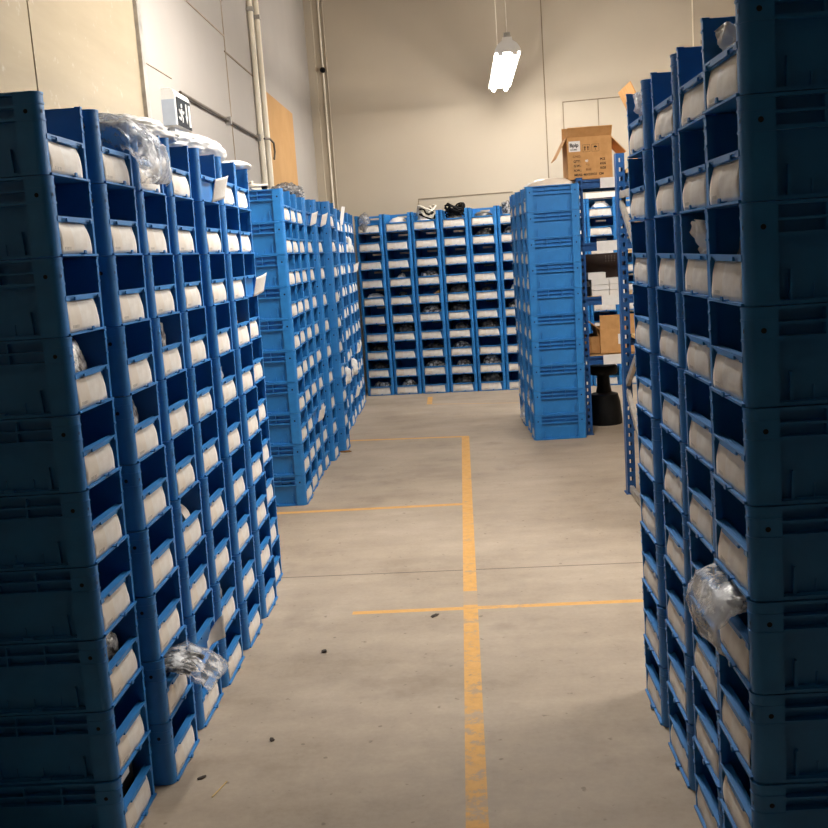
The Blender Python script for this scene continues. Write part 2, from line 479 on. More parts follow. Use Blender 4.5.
# ------------------------------------------------------------------ crates
W, D, P = .287, .385, .1832
HW = W / 2
def post_profile(sx, front, off=0.0):
    """L-shaped corner post with a rounded outer corner; sx = -1/1 side"""
    r = .020
    ln, fr, th = .058, .030, .012
    pts = [(-HW + fr, -off)]
    for i in range(7):
        a = PI / 2 * i / 6
        pts.append((-HW + r - (r + off) * math.sin(a), r - (r + off) * math.cos(a)))
    pts += [(-HW - off, ln), (-HW + th, ln), (-HW + th, .014), (-HW + fr, .014)]
    out = []
    for x, y in pts:
        X = x if sx < 0 else -x
        Y = y if front else D - y
        out.append((X, Y))
    return out
def shell_mesh():
    b = MB()
    for sx in (-1, 1):
        for fr in (True, False):
            b.prism(post_profile(sx, fr), .0015, P - .0005)
            for z0, z1, of in ((P - .006, P - .0005, .0013), (P - .027, P - .0225, .0016), (P - .063, P - .0585, .0016)):
                b.prism(post_profile(sx, fr, of), z0, z1)
        xo = sx * HW
        xi = sx * (HW - .019)
        y0, y1 = .056, D - .056
        b.box(xi, sx * (HW - .022), .012, D - .012, .006, P - .001)         # side wall
        b.box(sx * (HW - .022), xo, y0, y1, P - .0065, P - .0005)            # top rail
        b.box(xi, sx * (HW - .002), y0, y1, P - .034, P - .029)             # ribs
        b.box(xi, sx * (HW - .001), y0, y1, P - .062, P - .055)
        b.box(xi, sx * (HW - .001), y0, y1, .0015, .008)                    # foot flange
        for yy in (.145, .24):
            b.box(xi, sx * (HW - .004), yy - .002, yy + .002, P - .06, P - .008)
        for yy, hh in ((.082, .05), (D - .082, .05)):                       # wedge webs
            b.prism([(yy - .0035, .006), (yy + .0035, .006), (yy + .003, hh + .012), (yy - .001, hh + .012)], HW - .020, HW - .009, 0,
                    Matrix(((0, 0, sx, 0), (1, 0, 0, 0), (0, 1, 0, 0), (0, 0, 0, 1))))
        for yy in (.125, .1925, .26):
            b.box(xi, sx * (HW - .015), yy - .0012, yy + .0012, .006, .035)
        b.box(xi, sx * (HW - .003), .17, .195, .006, .014)
        # flat dark discs painted as shaded peg holes in side and front of the posts
        for yy in (.032, D - .032):
            b.add([(xo + sx * .0004, yy + .0052 * math.cos(a), P - .043 + .0052 * math.sin(a)) for a in [i * PI / 5 * -sx for i in range(10)]], [tuple(range(10))[::-1]], 1)
        b.add([(sx * (HW - .0135) + .0032 * math.cos(a), -.0004, P - .043 + .0046 * math.sin(a)) for a in [i * PI / 5 for i in range(10)]], [tuple(range(10))], 1)
        b.add([(sx * (HW - .0135) + .0032 * math.cos(a), D + .0004, P - .043 + .0046 * math.sin(a)) for a in [i * PI / 5 for i in range(10)]], [tuple(range(10))[::-1]], 1)
    b.box(-HW + .010, HW - .010, .006, D - .006, .002, .010)                # floor plate
    yb0, yb1 = D - .016, D - .012                                           # back wall with a handle slot
    b.box(-HW + .02, -.05, yb0, yb1, .006, P - .001)
    b.box(.05, HW - .02, yb0, yb1, .006, P - .001)
    b.box(-.05, .05, yb0, yb1, .006, P - .040)
    b.box(-.05, .05, yb0, yb1, P - .022, P - .001)
    b.box(-HW + .026, HW - .026, D - .018, D, P - .012, P - .0005)
    b.box(-HW + .026, HW - .026, D - .016, D - .003, P - .062, P - .056)
    # slight taper towards the foot so stacked crates show their seams
    b.v = [(x * (1 - .020 * (1 - z / P)), D / 2 + (y - D / 2) * (1 - .014 * (1 - z / P)), z) for x, y, z in b.v]
    return b.mesh('shell', [M['blue'], M['hole_shade']], 35)
def front_mesh():
    b = MB()
    b.box(-.1205, .1205, .016, .020, .004, .088)            # half-height wall
    b.box(-.119, .119, .003, .022, .086, .092)            # sill
    b.box(-.119, .119, -.0005, .004, .0895, .0935)        # front lip with two slots below its edge
    for x0, x1 in ((-.119, -.098), (-.060, .060), (.098, .119)):
        b.box(x0, x1, -.0005, .004, .0815, .0895)
    b.box(-.119, .119, .009, .0105, .080, .0925)
    b.box(-.121, .121, -.003, .016, .0015, .0065)         # foot flange
    return b.mesh('front_gate', M['blue'])
def clip_mesh():
    b = MB()
    b.prism([(-.008, .0), (.008, .0), (.007, .006), (.004, .009), (-.004, .009), (-.007, .006)], -.0105, -.007, 0,
            Matrix(((1, 0, 0, .012), (0, 0, 1, 0), (0, 1, 0, .006), (0, 0, 0, 1))))
    b.box(.005, .019, -.0105, .004, .0055, .009)
    return b.mesh('card_clip', M['blue'])
def card_mesh(i, mode='flat'):
    rnd = random.Random(100 + i)
    off = rnd.uniform(-.008, .004)
    wl, wr = -.109 + max(off, -.004), .101 + off
    amp = rnd.uniform(.001, .006)
    sk = rnd.uniform(.1, .9)
    curl = rnd.uniform(0, .018)
    cut = rnd.uniform(0, .02)
    def fn(u, v):
        x = wl + (wr - wl) * u
        z = .0075 + .075 * v
        if mode == 'flat':
            y = .004 + .008 * v ** 2 - amp * math.sin(PI * v) * (.4 + .6 * math.sin(PI * (u * .8 + sk * .2)))
            y -= .0016 * noise.noise(Vector((u * 5, v * 3, i * 3.1)))
            x -= max(0, u - .7) / .3 * cut * (v ** 2)
            y += .0 if u < .8 else (u - .8) * curl
            return (x, y, z)
        if mode == 'tilt':        # card has slipped its sill and leans out
            return (x * .42 + .03, -.006 - .030 * u - .020 * v - .006 * math.sin(PI * u), .010 + .080 * v + .018 * (u - .5))
        if mode == 'peel':        # one end has curled away from the crate
            c = max(0, u - .25) / .75
            return (.02 + .085 * u - .02 * c, .006 - .045 * c ** 2, .012 + (.03 + .05 * c) * v + .018 * c)
    return MB().grid(fn, 14, 8, thick=.0008).mesh('index_card', M['label'], 180)
SHELL, FRONT, CLIP = shell_mesh(), front_mesh(), clip_mesh()
CARDS = [card_mesh(i) for i in range(10)]
TILT, PEEL = card_mesh(50, 'tilt'), card_mesh(51, 'peel')

ORD = ['nearest', 'second', 'third', 'fourth', 'fifth', 'sixth', 'seventh', 'eighth', 'ninth', 'tenth']
TOP = {9: 'top', 8: 'second from top', 7: 'third from top', 6: 'fourth from top', 5: 'fifth from top', 4: 'sixth from top',
       3: 'seventh from top', 2: 'eighth from top', 1: 'second from bottom', 0: 'bottom'}
STACK = {}           # (row, n) -> (x, y, rz, leanx, leany)
def stack(row, n, x, y, rz, lx=0, ly=0): STACK[(row, n)] = (x, y, rz, lx, ly)
RP, RN = PI / 2, -PI / 2
for n, (x, y, lx) in enumerate([(-.909, 2.4595, .012), (-.866, 2.7655, -.016), (-.864, 3.1005, -.024), (-.859, 3.4135, -.024),
                                (-.854, 3.7435, -.014), (-.849, 4.0705, -.014), (-.883, 4.3975, .006)]):
    stack('L', n, x, y, RP, lx)
for n, (x, y, lx) in enumerate([(.514, 1.9895, -.006), (.520, 2.283, .003), (.523, 2.612, .006), (.524, 2.972, 0)]):
    stack('R', n, x, y, RN, lx)
for n, (x, y, lx) in enumerate([(-.953, 5.9735, .009), (-.962, 6.295, .004), (-.968, 6.615, .004), (-.962, 6.932, .004), (-.932, 7.253, .004), (-.884, 7.5725, .011)]):
    stack('M', n, x, y, RP, lx)
for n, (x, y, lx) in enumerate([(.507, 7.566, .020), (.503, 7.885, .012), (.484, 8.20, .01), (.478, 8.515, .004)]):
    stack('C', n, x, y, RN, lx)
bdir = Vector((.288, -.0363))
ang = math.atan2(bdir.y, bdir.x)
for n in range(10):
    stack('B', n, -.984 + .2856 * (n + .5), 10.435 - .036 * (n + .5), ang, -.004)
ROWTXT = {'L': 'near left row', 'R': 'near right row', 'M': 'far left row', 'C': 'short block beside the rack', 'B': 'back wall row'}
def crate_mat(row, n, k):
    x, y, rz, lx, ly = STACK[(row, n)]
    rnd = random.Random(hash((ord(row), n, k)) & 0xffff)
    dx, dy = rnd.uniform(-.0018, .0018), rnd.uniform(-.0022, .0022)
    return Matrix.Translation((x + lx * (k + .5) / 10 + dx, y + ly * (k + .5) / 10 + dy, k * P)) @ Matrix.Rotation(rz + rnd.uniform(-.005, .005), 4, 'Z')
SPECIAL = {('L', 4, 9): TILT, ('L', 6, 7): TILT, ('L', 2, 1): PEEL, ('M', 4, 9): TILT, ('M', 3, 9): TILT, ('M', 2, 2): TILT}
def crate(row, n, k):
    rnd = random.Random(n * 131 + k * 17 + ord(row))
    me = SPECIAL.get((row, n, k)) or rnd.choice(CARDS)
    if row == 'B':
        st = 'stack %s from left' % ['first', 'second', 'third', 'fourth', 'fifth', 'sixth'][n] if n < 6 else ('stack seen through the rack' if n == 8 else 'next stack right')
    else:
        last = {'L': 6, 'R': 3, 'M': 5, 'C': 3}[row]
        st = (ORD[n] + ' stack from camera') if n else 'stack nearest the camera'
    cd = ''
    if me is TILT: cd = 'with slipped card, '
    if me is PEEL: cd = 'with curled card, '
    lab = 'blue crate %s%s, %s, %s' % (cd, TOP[k], st, ROWTXT[row])
    lab = lab.replace('crate with', 'crate with').replace('crate top', 'crate, top')
    t = empty('picking_crate', (0, 0, 0), 0, lab, 'crate', 'blue crates in the ' + ROWTXT[row])
    t.matrix_world = crate_mat(row, n, k)
    link('shell', SHELL, t)
    link('front_gate', FRONT, t)
    link('index_card', me, t)
    if me not in (TILT, PEEL) or row in 'L': link('card_clip', CLIP, t)
    return t
for row, cnt in (('L', 7), ('R', 4), ('M', 6), ('C', 4)):
    for n in range(cnt):
        for k in range(10): crate(row, n, k)
for n in (0, 1, 2, 3, 4, 5, 8, 9):
    for k in range(10): crate('B', n, k)

# the farthest stretch of the left row (seen as slivers) and the stacks the short block hides: one counted-out mass
def far_crates():
    b = MB()
    tr = []
    for n in range(7):
        rnd = random.Random(900 + n)
        xx = -.960 + rnd.uniform(-.008, .008)
        for k in range(10):
            tr.append((Matrix.Translation((xx, 7.955 + .3115 * n + .1435, k * P)) @ Matrix.Rotation(RP + rnd.uniform(-.006, .006), 4, 'Z'), n * 10 + k))
    for n in (6, 7):
        for k in range(10): tr.append((crate_mat('B', n, k), 100 + n * 10 + k))
    for X, sd in tr:
        rnd = random.Random(sd)
        for me, mi in ((SHELL, 0), (FRONT, 0), (TILT if rnd.random() < .05 else rnd.choice(CARDS), 2)):
            o = len(b.v)
            b.v += [tuple(X @ v.co) for v in me.vertices]
            b.f += [tuple(o + i for i in p.vertices) for p in me.polygons]
            b.m += [mi + p.material_index for p in me.polygons]
    return b.build('picking_crates', [M['blue'], M['hole_shade'], M['label']], None, 35)
o = far_crates()
tag(o, 'far end of the left row, narrow slivers of stacked blue crates with white cards', 'crates', None, 'stuff')

# ------------------------------------------------------------------ soft things
def blob(seed, sx, sy, sz, amp=.22, fine=.07, sub=4, flat=.75):
    """crumpled bag: base on z = 0"""
    bm = bmesh.new()
    bmesh.ops.create_icosphere(bm, subdivisions=sub, radius=1)
    off = Vector((seed * 7.3, seed * 3.1, seed * 5.7))
    for v in bm.verts:
        p = v.co.copy()
        d = 1 + amp * noise.noise(p * 1.4 + off) + fine * (abs(noise.noise(p * 4.2 + off)) * 2 - .6) + fine * .5 * noise.noise(p * 9 + off)
        q = p * d
        sgn = lambda a, e: math.copysign(abs(a) ** e, a)
        q = Vector((sgn(q.x, .8), sgn(q.y, .8), q.z))
        q.z = max(q.z, -flat)
        v.co = Vector((q.x * sx, q.y * sy, (q.z + flat) * sz / (1 + flat)))
    return bm
def soft(name, bm, mat, X, label=None, cat=None, group=None, parent=None):
    me = bpy.data.meshes.new(name)
    bm.to_mesh(me); bm.free()
    me.polygons.foreach_set('use_smooth', [True] * len(me.polygons))
    me.materials.append(mat)
    o = link(name, me, parent)
    if X is not None: o.matrix_world = X
    return tag(o, label, cat, group)
def pouch(path, width, thick, seed, nu=26, nv=20, wr=.006, taper=None):
    """flat polythene pouch that follows path [(y, z)...]; x is its width; closed skin"""
    pts = [Vector((0, a, b)) for a, b in path]
    seg = [0]
    for a, b in zip(pts, pts[1:]): seg.append(seg[-1] + (b - a).length)
    def at(s):
        s *= seg[-1]
        for i in range(len(pts) - 1):
            if s <= seg[i + 1] + 1e-9:
                f = (s - seg[i]) / (seg[i + 1] - seg[i])
                return pts[i].lerp(pts[i + 1], f), (pts[i + 1] - pts[i]).normalized()
        return pts[-1], (pts[-1] - pts[-2]).normalized()
    b = MB()
    off = Vector((seed * 3.7, seed * 1.9, 0))
    rings = []
    for i in range(nu + 1):
        u = i / nu
        c, d = at(u)
        c2, d2 = at(min(1, u + .08)); c3, d3 = at(max(0, u - .08))
        d = (d + d2 + d3).normalized()
        nrm = Vector((1, 0, 0)).cross(d)
        w = width / 2 * (1 if not taper else taper(u)) * (1 + .10 * noise.noise(Vector((u * 4, seed, 0))))
        th = thick / 2 * max(.06, math.sin(PI * min(1, max(0, u))) ** .6)
        ring = []
        for j in range(nv):
            a = 2 * PI * j / nv
            q = Vector((math.cos(a), math.sin(a), u * 3))
            wrn = wr * (noise.noise(q * 2.2 + off) + .6 * noise.noise(q * 5.5 + off))
            ring.append(c + Vector((w * math.cos(a), 0, 0)) + nrm * (th * math.sin(a) + wrn) + d * wrn * .8)
        rings.append(ring)
    vs = [p for r in rings for p in r]
    fs = [(i * nv + j, i * nv + (j + 1) % nv, (i + 1) * nv + (j + 1) % nv, (i + 1) * nv + j) for i in range(nu) for j in range(nv)]
    fs += [tuple(range(nv - 1, -1, -1)), tuple(range(nu * nv, nu * nv + nv))]
    b.add(vs, fs)
    return b
def inside(row, n, k, dx=0, dy=.09, dz=.011): return crate_mat(row, n, k) @ Matrix.Translation((dx, dy, dz))

CT = lambda row, n, k: {'L': 'near left', 'R': 'near right', 'M': 'far left', 'C': 'short block', 'B': 'back wall'}[row]
def where(row, n, k):
    if row == 'B':
        s = ['first', 'second', 'third', 'fourth', 'fifth', 'sixth'][n] + ' stack from left'
    else: s = ORD[n] + ' stack'
    return '%s crate, %s, %s row' % (TOP[k], s, CT(row, n, k)) if row != 'C' else '%s crate, %s, short block beside rack' % (TOP[k], s)
def content(row, n, k, name, cat, adj, mat, size, seed, dx=0, dy=.10, amp=.25, fine=.10, rz=0):
    size = (size[0], min(size[1], .052 if row in 'BC' else .032), size[2] + (.016 if row in 'LR' else .008))
    dy = (.026 + 1.38 * size[1]) if row != 'C' else dy
    lim = max(0, .114 - 1.32 * size[0])
    dx = max(-lim, min(lim, dx))
    if row in 'LM': dx = lim * .9
    if row == 'R': dx = -lim * .9
    bm = blob(seed, size[0], size[1], size[2], amp, fine, 4)
    soft(name, bm, M[mat], inside(row, n, k, dx, dy) @ Matrix.Rotation(rz, 4, 'Z'), ('%s in %s' % (adj, where(row, n, k))).replace(' from left', ''), cat, 'goods in the crates')
c = content
# near left row
c('L', 0, 6, 'fittings_bag', 'bag', 'silver fittings in clear wrap', 'silver', (.05, .06, .135), 1, -.075, .07)
c('L', 1, 5, 'fittings_bag', 'bag', 'dark wiry metal parts', 'silver', (.085, .07, .145), 2, .01, .075)
c('L', 2, 6, 'fittings_bag', 'bag', 'silver spiky parts', 'silver', (.045, .06, .150), 3, -.07, .07, fine=.2)
c('L', 0, 2, 'fittings_bag', 'bag', 'small silver fittings', 'silver', (.045, .05, .120), 4, -.085, .06)
c('L', 4, 1, 'fittings_bag', 'bag', 'silver metal parts', 'silver', (.06, .06, .125), 5, -.05, .07)
c('L', 3, 1, 'fittings_bag', 'bag', 'shiny tube ends', 'silver', (.06, .06, .125), 6, -.06, .07)
c('L', 5, 6, 'paper_packet', 'packet', 'brown paper packet', 'tan', (.06, .06, .115), 7, -.05, .07)
c('L', 2, 9, 'polythene_bag', 'bag', 'cloudy crumpled bag', 'haze', (.09, .10, .165), 8, -.03, .10)
b = MB(); b.box(-.06, .05, 0, .12, 0, .125)
o = b.build('carton', M['black']); o.matrix_world = inside('L', 0, 0, .03, .04)
tag(o, 'black box with white sticker in bottom crate, nearest stack, near left row', 'box', 'goods in the crates')
MB().box(-.045, .02, -.0012, 0, .097, .115).build('sticker', M['paper'], o)
# roll of tape standing in the third stack
X = inside('L', 2, 3, -.06, .055, .062) @ Matrix.Rotation(PI / 2, 4, 'Y')
t = empty('tape_roll', (0, 0, 0), 0, 'white roll with brown core in seventh from top crate, third stack, near left row', 'roll', 'goods in the crates')
t.matrix_world = inside('L', 2, 3, .035, .085, .011)
ring = MB()
for j in range(28):
    a0, a1 = 2 * PI * j / 28, 2 * PI * (j + 1) / 28
    for (ra, xa, rb, xb) in ((.062, -.03, .062, .03), (.062, .03, .036, .03), (.036, .03, .036, -.03), (.036, -.03, .062, -.03)):
        ring.add([(xa, ra * math.cos(a0), .064 + ra * math.sin(a0)), (xa, ra * math.cos(a1), .064 + ra * math.sin(a1)), (xb, rb * math.cos(a1), .064 + rb * math.sin(a1)), (xb, rb * math.cos(a0), .064 + rb * math.sin(a0))], [(3, 2, 1, 0)])
ring.build('roll', M['creambag'], t, 40)
core = MB()
core.tube([(-.031, 0, .064), (.031, 0, .064)], .0365, 24)
core.build('core', M['tan'], t, 40)
# clear pouch corner sticking up in the fifth stack
o = pouch([(.04, .012), (.035, .06), (.03, .135)], .085, .012, 31, taper=lambda u: 1.1 - .9 * u).build('polythene_pouch', M['haze'], None, 180)
o.matrix_world = inside('L', 4, 5, .01, .0, .0)
tag(o, 'clear pouch corner in fifth from top crate, fifth stack, near left row', 'pouch', 'goods in the crates')
# big clear bag slumped out of the top crates
o = pouch([(.16, .06), (.12, .135), (.06, .165), (.0, .150), (-.04, .105), (-.06, .045), (-.055, .02)], .31, .085, 41, 34, 30, .016, lambda u: .95 - .25 * u if u < .7 else .78).build('polythene_bag', M['clear'], None, 180)
o.matrix_world = crate_mat('L', 1, 9) @ Matrix.Translation((.16, 0, .0))
tag(o, 'large clear bag slumped out of the top crates of the near left row', 'bag')
# bag of fittings hanging out of the second stack near the floor
o = pouch([(.10, .05), (.05, .125), (.0, .135), (-.055, .120), (-.095, .090), (-.115, .06)], .25, .05, 43, 30, 26, .010, lambda u: .8 + .2 * u).build('polythene_pouch', M['thinclear'], None, 180)
o.matrix_world = crate_mat('L', 1, 1) @ Matrix.Translation((.0, 0, 0)) @ Matrix.Rotation(.1, 4, 'Y')
tag(o, 'clear pouch of silver rods hanging out of the second stack near the floor', 'pouch')
rnd = random.Random(3)
for i in range(6):
    xx = -.09 + .028 * i + rnd.uniform(-.008, .008)
    b = MB(); b.tube([(xx, .05, .118), (xx + .004, .0, .125), (xx + .010, -.04, .118), (xx + .014, -.055, .108 + rnd.uniform(-.012, .01))], .008, 8)
    o = b.build('steel_rod', M['silver'], None, 50)
    o.matrix_world = crate_mat('L', 1, 1) @ Matrix.Rotation(.1, 4, 'Y')
    tag(o, 'silver rod inside the clear pouch hanging from the near left row', 'rod', 'silver rods in the hanging pouch')
# white bags lying on top of the near left row
soft('polythene_bag', blob(11, .13, .28, .075, .25, .10, 5), M['whitebag'], Matrix.Translation((-1.03, 3.36, 10 * P)) , 'white plastic bag lying on top of the third near left stack', 'bag')
soft('polythene_bag', blob(12, .12, .36, .12, .18, .06, 5), M['whitebag'], Matrix.Translation((-1.04, 4.19, 10 * P)), 'large white plastic bag lying on top of the near left row', 'bag')
soft('folded_cloth', blob(13, .11, .13, .045, .1, .04), M['whitebag'], Matrix.Translation((-.985, 4.60, 10 * P)), 'small flat white packet on top of the farthest near left stack', 'packet')
# near right row
def upright_bag(row, n, k, label, mat, top, dx, seed, width=.11):
    o = pouch([(.075, .014), (.068, .075), (.050, .118), (.030, (.118 + top) / 2), (.020, top)], width, .055, seed, 30, 24, .010, lambda u: .75 + .35 * math.sin(PI * u)).build('polythene_bag', M[mat], None, 180)
    o.matrix_world = crate_mat(row, n, k) @ Matrix.Translation((dx, 0, 0))
    tag(o, label + ' in ' + where(row, n, k), 'bag', 'goods in the crates')
upright_bag('R', 0, 9, 'crumpled white bag', 'whitebag', .150, -.045, 21, .12)
upright_bag('R', 3, 9, 'clear bag', 'haze', .172, -.035, 22, .13)
upright_bag('R', 1, 7, 'tall white bag', 'whitebag', .165, -.040, 23, .13)
c('R', 0, 7, 'steel_bracket', 'bracket', 'thin dark bracket', 'darkparts', (.05, .05, .105), 24, .05, .07)
c('R', 1, 3, 'fittings_bag', 'bag', 'grey bag', 'darkparts', (.06, .06, .12), 28, -.02, .08)
o = MB().box(-.06, .06, 0, .006, 0, .145).build('card_piece', M['tan'])
o.matrix_world = inside('R', 0, 4, -.02, .08, .011) @ Matrix.Rotation(-.25, 4, 'X') @ Matrix.Rotation(.3, 4, 'Z')
tag(o, 'brown card in sixth from top crate, nearest stack, near right row', 'card', 'goods in the crates')
o = MB().box(-.045, .045, 0, .006, 0, .140).build('card_piece', M['paper'])
o.matrix_world = inside('R', 2, 3, -.04, .07, .011) @ Matrix.Rotation(-.2, 4, 'X') @ Matrix.Rotation(.35, 4, 'Y')
tag(o, 'grey card leaning in seventh from top crate, third stack, near right row', 'card', 'goods in the crates')
soft('paper_packet', blob(27, .08, .07, .030, .15, .06), M['creambag'], Matrix.Translation((.70, 2.55, 10 * P)), 'small cream packet on top of the third near right stack', 'packet')
o = pouch([(.16, .06), (.10, .135), (.03, .150), (-.025, .140), (-.045, .10), (-.045, .06), (-.035, .04)], .25, .06, 47, 34, 30, .012, lambda u: .8 + .25 * math.sin(PI * u)).build('polythene_bag', M['clear'], None, 180)
o.matrix_world = crate_mat('R', 0, 3) @ Matrix.Translation((-.05, .0, .005))
tag(o, 'large clear bag spilling out of the near right row at knee height', 'bag')
# far left row
t = empty('cable_coil', (-1.10, 5.98, 10 * P), 0, 'pale cable coil on top of the nearest far left stack', 'cable')
pts = [(.05 * math.cos(a * .5) * (1 + .1 * math.sin(a * 1.7)), .07 * math.sin(a * .5), .010 + .004 * a * .5) for a in range(0, 22)]
MB().tube(pts, .007, 7).build('cable', M['conduit'], t, 60)
MB().box(.02, .05, -.02, .02, .012, .032).build('plug', M['black'], t)
soft('polythene_bag', blob(51, .11, .15, .11, .25, .14, 5), M['greyclear'], Matrix.Translation((-1.10, 6.95, 10 * P)), 'grey clear bag with dark stuff on top of the far left row', 'bag')
soft('cable_bundle', blob(52, .08, .12, .065, .2, .2, 4), M['darkparts'], Matrix.Translation((-1.09, 6.97, 10 * P + .004)), 'dark bundle inside the grey bag on the far left row', 'bundle')
c('M', 3, 9, 'polythene_bag', 'bag', 'clear bag', 'haze', (.07, .07, .16), 53, -.02, .09, fine=.16)
c('M', 0, 6, 'fittings_bag', 'bag', 'silver bag', 'silver', (.09, .08, .150), 54, .0, .08)
c('M', 0, 7, 'polythene_bag', 'bag', 'white bag', 'whitebag', (.06, .06, .130), 55, -.02, .07)
c('M', 0, 2, 'polythene_bag', 'roll', 'white roll', 'creambag', (.075, .06, .140), 56, -.01, .055)
c('M', 3, 2, 'polythene_bag', 'bag', 'white bag', 'whitebag', (.06, .06, .125), 57, 0, .07)
c('M', 2, 5, 'polythene_bag', 'bag', 'white bag', 'whitebag', (.06, .06, .125), 58, 0, .07)
for x, y, z, s, lab in ((-.985, 8.55, 2 * P + .011, 60, 'white plastic bag bulging from a low crate at the far left row end'), (-.985, 9.17, 2 * P + .011, 61, 'white bag low in the far left row close to the back corner'),
                   (-.985, 9.48, 8 * P + .011, 62, 'small white packet high in the far left row near the back corner')):
    soft('polythene_bag', blob(s, .055, .085, .15, .3, .12), M['whitebag'], Matrix.Translation((x, y, z)), lab, 'bag')
o = MB().grid(lambda u, v: (-.965 + .02 * math.sin(PI * u) + .03 * v, 8.87 + .16 * u, 9 * P + .06 + .15 * v), 8, 8, thick=.001).build('paper_sheet', M['paper'], None, 60)
tag(o, 'white paper sheet standing up from the top of the far left row', 'paper')
# short block by the rack
soft('padded_bag', blob(70, .166, .118, .105, .08, .03, 5), M['creambag'], Matrix.Translation((.722, 7.566, 10 * P - .05)), 'cream padded bag heaped in the top crate nearest the camera beside the rack', 'bag')
soft('padded_bag', blob(77, .160, .118, .11, .12, .06, 5), M['whitebag'], Matrix.Translation((.705, 7.885, 10 * P - .05)), 'white bag in the top crate behind the cream padded bag', 'bag')
c('C', 0, 9, 'polythene_bag', 'bag', 'white bag', 'whitebag', (.06, .05, .14), 71, 0, .055)
c('C', 0, 6, 'polythene_bag', 'bag', 'white bag', 'whitebag', (.08, .075, .155), 72, .02, .05)
c('C', 2, 3, 'polythene_bag', 'bag', 'white bag', 'haze', (.07, .06, .14), 73, 0, .05)
c('C', 1, 1, 'polythene_bag', 'bag', 'crumpled clear bag', 'haze', (.10, .08, .150), 74, 0, .045, fine=.16)
c('C', 3, 1, 'polythene_bag', 'bag', 'white bag', 'whitebag', (.07, .06, .15), 75, 0, .05)
c('C', 2, 0, 'polythene_bag', 'bag', 'crumpled clear bag', 'haze', (.10, .085, .165), 76, 0, .03, fine=.16)
# back wall row
B = [(2, 6, 'fittings_bag', 'mixed white and tan parts', 'silver', (.10, .08, .12)), (2, 4, 'paper_packet', 'white printed packets', 'silver', (.105, .08, .135)),
     (1, 3, 'polythene_bag', 'large dark grey bag', 'darkparts', (.10, .09, .150)), (3, 4, 'polythene_bag', 'dark ribbed bag', 'darkparts', (.105, .09, .140)),
     (4, 8, 'fittings_bag', 'dark flat parts', 'darkparts', (.10, .08, .130)), (5, 8, 'polythene_bag', 'grey packets', 'silver', (.10, .08, .135)),
     (4, 3, 'fittings_bag', 'grey lumpy bag', 'darkparts', (.10, .08, .138)), (3, 3, 'fittings_bag', 'dark grey bag', 'darkparts', (.09, .08, .125)),
     (3, 2, 'fittings_bag', 'white and brown parts', 'silver', (.09, .08, .122)), (2, 2, 'fittings_bag', 'dark and white parts', 'darkparts', (.10, .08, .122)),
     (2, 1, 'fittings_bag', 'black and white parts', 'silver', (.10, .08, .125)), (3, 1, 'fittings_bag', 'small white parts', 'silver', (.08, .07, .115)),
     (4, 1, 'polythene_bag', 'shiny white bag', 'silver', (.09, .08, .145)), (4, 0, 'polythene_bag', 'full grey bag', 'darkparts', (.105, .09, .158)),
     (3, 0, 'polythene_bag', 'grey and tan bag', 'darkparts', (.10, .09, .150)), (1, 0, 'fittings_bag', 'white bundle', 'silver', (.07, .08, .135)),
     (0, 0, 'fittings_bag', 'low silver parts', 'silver', (.09, .08, .112)), (0, 5, 'paper_packet', 'flat pale packet', 'whitebag', (.09, .08, .110)),
     (5, 4, 'polythene_bag', 'white and grey bag', 'silver', (.09, .08, .140)), (0, 2, 'fittings_bag', 'dark flat parts', 'darkparts', (.09, .08, .125)),
     (0, 1, 'fittings_bag', 'dark grey parts', 'darkparts', (.09, .08, .130)), (5, 5, 'polythene_bag', 'white bag', 'whitebag', (.06, .07, .115)), (3, 5, 'fittings_bag', 'black cable ties', 'darkparts', (.10, .08, .145)),
     (1, 6, 'fittings_bag', 'thin pale parts', 'whitebag', (.05, .06, .103)), (1, 5, 'fittings_bag', 'dark small parts', 'darkparts', (.05, .06, .106)), (4, 5, 'fittings_bag', 'thin dark parts', 'darkparts', (.06, .06, .106))]
for i, (n, k, nm, adj, mat, sz) in enumerate(B):
    content('B', n, k, nm, 'bag', adj, mat, sz, 80 + i, 0, .09, .2, .16)
X = inside('B', 2, 5, .05, .08, .05)
o = MB().box(-.055, .055, -.012, .012, -.014, .014).build('wood_block', M['wood'])
o.matrix_world = inside('B', 2, 5, .055, .07, .088) @ Matrix.Rotation(-.6, 4, 'Y')
tag(o, 'pale wooden block poking up in the third stack of the back wall row', 'block')
def on_b(n, dy=.19, dz=0): 
    return crate_mat('B', n, 9) @ Matrix.Translation((0, dy, dz))
rnd = random.Random(5)
for n, mat, lab in ((2, 'cord', 'tangle of pale cables on the third stack of the back wall row'), (3, 'black', 'heap of dark cables on the fourth stack of the back wall row')):
    t = empty('cable_tangle', (0, 0, 0), 0, lab, 'cables', 'cables on the back wall row')
    t.matrix_world = crate_mat('B', n, 9) @ Matrix.Translation((0, .15, .011))
    for j in range(7):
        ph = rnd.uniform(0, 6.28)
        r1, r2 = rnd.uniform(.05, .095), rnd.uniform(.05, .10)
        h = .10 + .017 * j
        pts = [(r1 * math.cos(a * .35 + ph) + .012 * math.sin(a * 1.3 + ph), r2 * math.sin(a * .35 + ph), max(.012, h + .030 * math.sin(a * .7 + ph * 2))) for a in range(0, 22)]
        MB().tube(pts, .009, 7).build('cable', M['black' if (j + n) % 3 == 0 else mat], t, 60)
    soft('wrap', blob(120 + n, .10, .12, .115, .15, .12), M['darkparts' if n == 3 else 'whitebag'], None, parent=t)
soft('polythene_bag', blob(130, .06, .08, .20, .2, .1), M['greyclear'], crate_mat('B', 0, 9) @ Matrix.Translation((-.05, .06, .011)), 'grey cloudy bag in the top crate at the left back corner', 'bag')
X = crate_mat('B', 5, 9) @ Matrix.Translation((-.02, .16, .011))
